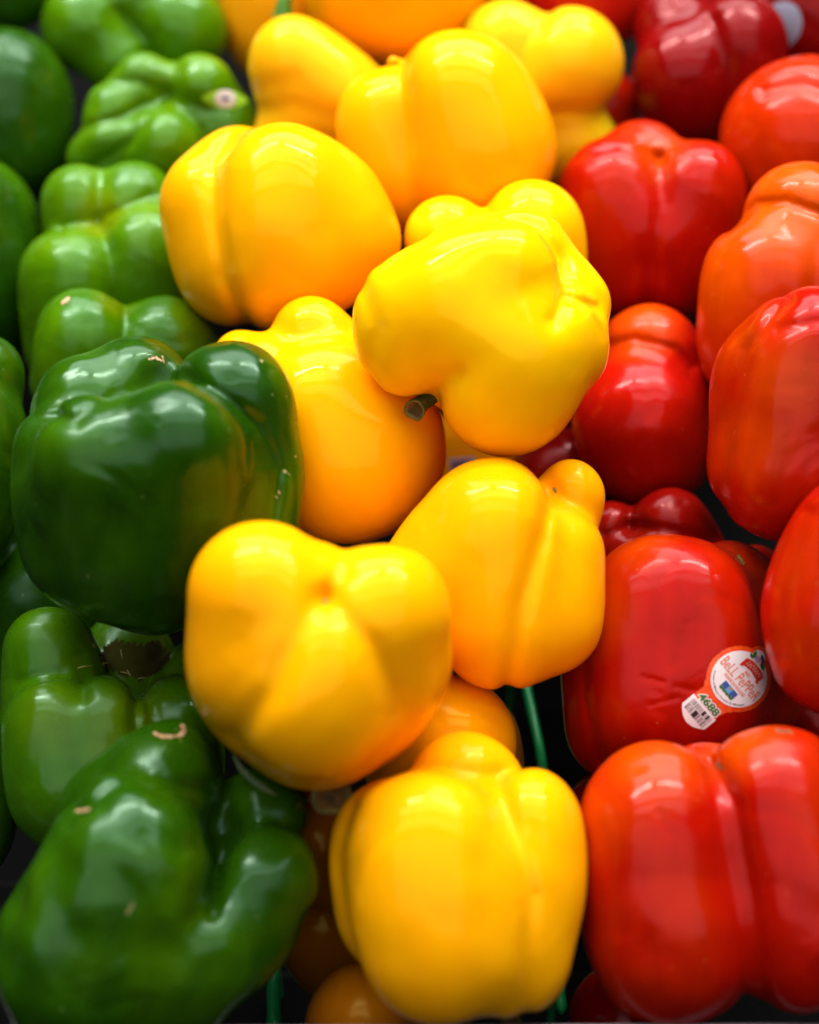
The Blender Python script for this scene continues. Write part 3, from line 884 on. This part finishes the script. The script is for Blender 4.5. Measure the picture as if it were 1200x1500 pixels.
scar('G11', 'scar', [(221, 1083), (232, 1089), (244, 1088)], 2.6, TAN)
scar('G11', 'scar', [(244, 1088), (254, 1086)], 1.6, TAN)
scar('G11', 'scar', [(256, 1086), (263, 1079), (260, 1070)], 3.2, TAN)
scar('G11', 'scar', [(116, 1196), (125, 1196), (133, 1194)], 2.0, TAN)
scar('G11', 'scar', [(190, 1332), (196, 1322)], 2.5, PALE)
scar('G7', 'scar', [(98, 447), (105, 441)], 2.6, TAN)
scar('G8', 'scar', [(218, 526), (228, 523), (236, 527)], 1.4, TAN)
scar('G8', 'scar', [(238, 520), (240, 530)], 1.0, TAN)
for (x, y, w) in ((412, 690, 2.2), (418, 694, 1.2), (404, 720, 1.8), (400, 727, 1.4), (428, 668, 1.2), (378, 532, 1.6), (133, 838, 1.2), (296, 836, 1.1)):
    scar('G8', 'fleck', [(x, y), (x + 1.5, y + 2)], w, PALE, st=0.9)
scar('R12', 'scar', [(1080, 818), (1086, 828)], 2.4, PALE)
scar('R14', 'scar', [(1138, 1083), (1150, 1087)], 2.4, BRN)
scar('R14', 'scar', [(1154, 1084), (1158, 1088)], 2.0, BRN)
scar('R14', 'blossom_scar', [(1054, 1128), (1061, 1135)], 3.0, BRN)
scar('Y11', 'blossom_scar', [(473, 885), (478, 886)], 2.0, BRN, st=0.9)
scar('Y10', 'scar', [(811, 716), (814, 721)], 1.6, PALE, st=0.9)

# hollow stem end of the light green pepper: dry dark calyx with torn fibres
DRY = plain('calyx_dry', (0.022, 0.018, 0.003), 1.0, noise=(0.04, 0.04, 0.006), nscale=90)
DRY.node_tree.nodes['Principled BSDF'].inputs['Specular IOR Level'].default_value = 0.1
scar('G10', 'calyx', [(172, 962), (205, 970), (222, 962)], 25, DRY, lift=0.6, jag=0.12, st=3)
FIB = plain('fibre', (0.35, 0.28, 0.08), 0.6)
rr_ = random.Random(4)
for (x0, y0, x1, y1) in ((113, 981, 134, 977), (175, 952, 178, 966), (176, 985, 192, 990), (185, 982, 190, 992), (200, 995, 214, 994), (132, 944, 136, 951), (148, 974, 158, 972)):
    p = PEPPERS['G10']
    P = on_skin(p, [x0, (x0 + x1) / 2, x1], [y0, (y0 + y1) / 2 - 1, y1], 1.6)
    tube('fibre', [Vector(v) for v in to_obj(p, P)], [0.00016, 0.00022, 0.0001], FIB, p.root, n=5)

# ------------------------------------------------------------------ stickers
def ink(name, c, r=0.42):
    return plain(name, c, r)


WHITE = ink('label_white', (0.78, 0.72, 0.72))
ORG = plain('label_orange', (0.80, 0.085, 0.004), 0.4, noise=(0.70, 0.045, 0.003), nscale=500)
IRED = ink('ink_red', (0.55, 0.02, 0.01)); IORG = ink('ink_orange', (0.70, 0.13, 0.02)); IGRN = ink('ink_green', (0.03, 0.14, 0.02))
IBLK = ink('ink_black', (0.012, 0.012, 0.012)); IBLU = ink('ink_blue', (0.03, 0.07, 0.30)); IPUR = ink('ink_purple', (0.06, 0.02, 0.12))
ILIL = ink('ink_lilac', (0.42, 0.28, 0.52)); ISKY = ink('ink_sky', (0.10, 0.32, 0.60)); ILIM = ink('label_lime', (0.30, 0.60, 0.02)); IPINK = ink('ink_pink', (0.75, 0.38, 0.32))


class Sticker:
    def __init__(s, key, x, y, e1, label=None, sc=1.0, sq=1.0):
        s.p = PEPPERS[key]; s.x, s.y = x, y
        n = math.hypot(*e1); s.e1 = (e1[0] / n * sc, e1[1] / n * sc); s.e2 = (-e1[1] / n * sc * sq, e1[0] / n * sc * sq)
        s.root = None

    def px(s, uv):
        uv = np.asarray(uv, float)
        return s.x + uv[:, 0] * s.e1[0] + uv[:, 1] * s.e2[0], s.y + uv[:, 0] * s.e1[1] + uv[:, 1] * s.e2[1]

    def put(s, name, uv, faces, mat, lift):
        xs, ys = s.px(uv)
        o = decal(s.p, name, xs, ys, faces, mat, s.root if s.root is not None else s.p.root, lift)
        if s.root is None:
            s.root = o
        return o

    def shape(s, name, inside, box, mat, lift, st=1.0):
        vs, fs = grid_shape(inside, *box, st)
        return s.put(name, vs, fs, mat, lift)

    def text(s, name, txt, u, v, width, height, mat, lift, bold=0.0, arc=None):
        cu = bpy.data.curves.new('t', 'FONT'); cu.body = txt; cu.align_x = 'CENTER'; cu.align_y = 'CENTER'
        cu.resolution_u = 3; cu.offset = bold
        o = bpy.data.objects.new('t', cu); COL.objects.link(o)
        dg = bpy.context.evaluated_depsgraph_get()
        me = o.evaluated_get(dg).to_mesh()
        V = np.array([tuple(w.co)[:2] for w in me.vertices]); Fc = [tuple(q.vertices) for q in me.polygons]
        o.evaluated_get(dg).to_mesh_clear()
        bpy.data.objects.remove(o); bpy.data.curves.remove(cu)
        lo, hi = V.min(0), V.max(0)
        V = (V - (lo + hi) / 2) / (hi - lo) * np.array([width, height])
        V[:, 1] *= -1
        if arc is None:
            V += np.array([u, v])
        else:        # letters stand on a circle of radius arc about (u, v), read along its lower rim
            R = arc
            th = math.pi / 2 - V[:, 0] / R
            rad = R + V[:, 1]
            V = np.stack([u + np.cos(th) * rad, v + np.sin(th) * rad], 1)
        xs, ys = s.px(V)
        # keep the face winding towards the viewer
        return s.put(name, V, [f[::-1] for f in Fc], mat, lift)


st_ = Sticker('R12', 1075.7, 992.5, (0.638, 0.770))


def tab(X, Y, grow=0.0):
    hw = 23 + grow
    return (np.abs(X + 1 + 0.0 * Y) < hw) & (Y > 20) & (Y < 93 + grow - (X + 1) ** 2 * 0.022)


st_.shape('sticker', lambda X, Y: (X ** 2 / 45.0 ** 2 + Y ** 2 / 46.0 ** 2 < 1) | ((X + 6) ** 2 + (Y + 41) ** 2 < 14.5 ** 2) | tab(X, Y) |
          ((np.abs(X) < 23 + 6 * np.exp(-((Y - 36) / 5.0) ** 2)) & (Y > 30) & (Y < 50)), (-50, 50, -60, 100), ORG, 0.9, 1.1)
st_.shape('white_field', lambda X, Y: (X ** 2 / 38.5 ** 2 + Y ** 2 / 39.5 ** 2 < 1) | ((X + 6) ** 2 + (Y + 40) ** 2 < 9.5 ** 2), (-42, 42, -54, 42), WHITE, 1.5, 0.9)
st_.shape('white_field', lambda X, Y: tab(X, Y) & (Y > 60.5), (-28, 28, 58, 98), WHITE, 1.5, 0.9)
st_.text('number', '4688', 0, 54, 40, 15, WHITE, 1.6, bold=0.10)
st_.text('number', '4688', 0, 54, 36.5, 11.5, IGRN, 2.1, bold=0.03)
st_.text('lettering', 'BeLL PePPeR', 0.5, -1.5, 71, 15, IORG, 2.0, bold=0.0)
st_.text('lettering', 'RED', 1.5, -12.5, 9.5, 4.2, IORG, 2.0, bold=0.02)
st_.text('lettering', 'POIVRON ROUGE', 1.5, 10.6, 40, 4.6, IORG, 2.0, bold=0.02)
st_.text('lettering', 'Product of Mexico / Produit du Mexique', 0, 0, 74, 3.6, IBLK, 2.0, bold=0.01, arc=35.5)
rb = random.Random(11)
for row, (v0, v1) in enumerate(((64, 71.5), (72.5, 82.5))):
    u = -19.5 + row * 0.5
    bars = []
    while u < 18.5:
        w = rb.choice((0.7, 0.9, 1.4, 0.8)); 
        if row == 0 and 1 < u < 3.5: w = 5.0
        if row == 1 and -6 < u < -3: w = 7.0
        if row == 0 and 9.5 < u < 11: w = 3.4
        bars.append((u, u + w)); u += w + rb.choice((0.9, 1.2, 1.8))
    vs, fs = [], []
    for (a, b) in bars:
        k = len(vs); vs += [(a, v0), (b, v0), (b, v1), (a, v1)]; fs.append((k + 3, k + 2, k + 1, k))
    st_.put('barcode', vs, fs, IBLK, 2.0)
# blue and green certificate mark with its orange butterfly
st_.shape('certificate_mark', lambda X, Y: (np.abs(X - 2) < 13) & (np.abs(Y - 19.5) < 4.6), (-14, 18, 12, 26), IBLU, 1.9, .8)
st_.shape('certificate_mark', lambda X, Y: (np.abs(X - 2) < 13) & (np.abs(Y - 26 + 0.6 * np.sin(X)) < 2.0), (-14, 18, 22, 30), IGRN, 1.9, .8)
st_.shape('certificate_mark', lambda X, Y: (np.abs(X - 2) < 3.8) & (np.abs(Y - 20.5) < 4.6), (-14, 18, 12, 28), ISKY, 2.3, .8)
st_.shape('certificate_mark', lambda X, Y: ((X - 2) ** 2 + (Y - 17.5) ** 2 < 3.4), (-4, 8, 12, 24), IORG, 2.7, .5)
# small arched red banner, flower and leaves
arch = lambda X: -24.5 + 0.012 * (X - 2) ** 2
st_.shape('banner', lambda X, Y: (np.abs(X - 2) < 14.5) & (np.abs(Y - arch(X)) < 6.2), (-20, 24, -36, -12), IRED, 1.9, .7)
st_.shape('banner', lambda X, Y: ((np.abs(np.abs(X - 2) - 15.8) < 2.0) & (np.abs(Y - arch(X) - 1.2) < 7)), (-20, 24, -36, -10), IRED, 1.9, .6)
st_.shape('banner', lambda X, Y: (np.abs(X - 2) < 13) & (np.abs(Y - arch(X) - 2.6 * np.sin(X * 1.55) - 0.6 * np.sin(X * 4.1)) < 1.5) & (np.sin(X * 2.05) < 0.75), (-20, 24, -36, -12), IPINK, 2.4, .5)
st_.shape('banner', lambda X, Y: ((X - 19.5) ** 2 + (Y + 15) ** 2 < 3.2), (15, 24, -20, -10), IORG, 1.9, .5)
def leaf(name, cu_, cv_, ang, ln, wd, mat, lift=2.2):
    c, s2 = math.cos(ang), math.sin(ang)
    def ins(X, Y):
        a = (X - cu_) * c + (Y - cv_) * s2; b = -(X - cu_) * s2 + (Y - cv_) * c
        return (np.abs(a) < ln) & (np.abs(b) < wd * (1 - (a / ln) ** 2))
    st_.shape(name, ins, (cu_ - ln - 1, cu_ + ln + 1, cv_ - ln - 1, cv_ + ln + 1), mat, lift, .5)
leaf('flower_print', -12.5, -37.5, -2.0, 5.5, 2.6, IGRN); leaf('flower_print', -14.5, -33.0, 0.4, 4, 1.8, IGRN)
leaf('flower_print', 7.0, -35.0, 0.35, 6.0, 3.0, IGRN)
leaf('flower_print', -5, -36.5, 0.2, 5.5, 4.0, ILIL, 2.0); leaf('flower_print', -1.5, -42, 0.5, 5.5, 2.2, IPUR); leaf('flower_print', 2.5, -39.5, 1.3, 4.2, 1.8, IPUR)

st2 = Sticker('G4', 326, 146, (1.0, 0.06))
st2.shape('sticker', lambda X, Y: (np.abs(X) < 33) & (np.abs(Y - 1) < 13.5 * (1 - (np.abs(X) / 34) ** 2.0)), (-34, 34, -16, 16), ILIM, 0.8, 1.2)
st2.shape('white_field', lambda X, Y: (X / 15.0) ** 2 + (Y / 12.5) ** 2 < 1, (-18, 18, -16, 16), WHITE, 1.3, 1.0)
st2.shape('printed_mark', lambda X, Y: (X / 5.5) ** 2 + ((Y + .5) / 2.8) ** 2 < 1, (-10, 10, -6, 6), IBLU, 1.8, .8)
st3 = Sticker('R4', 1146, 36, (0.8, 0.35))
st3.shape('sticker', lambda X, Y: (X / 28.0) ** 2 + (Y / 33.0) ** 2 < 1, (-34, 34, -36, 36), ink('label_pale', (0.26, 0.28, 0.36)), 0.8, 1.6)
st3.shape('printed_mark', lambda X, Y: ((X + 4) / 13.0) ** 2 + ((Y - 8) / 10) ** 2 < 1, (-20, 20, -6, 22), ink('ink_steel', (0.10, 0.15, 0.24)), 1.4, 1.4)
st4 = Sticker('Y9b', 678, 682, (1.0, -0.08))
st4.shape('sticker', lambda X, Y: (np.abs(X) < 18) & (np.abs(Y) < 13), (-20, 20, -15, 15), ink('label_mauve', (0.5, 0.36, 0.42)), 0.8, 1.2)
st4.shape('printed_mark', lambda X, Y: (np.abs(X) < 15) & (np.abs(Y) < 9) & (np.sin(X * 1.3 + Y * .8) > -0.6), (-18, 18, -12, 12), IPUR, 1.4, .8)
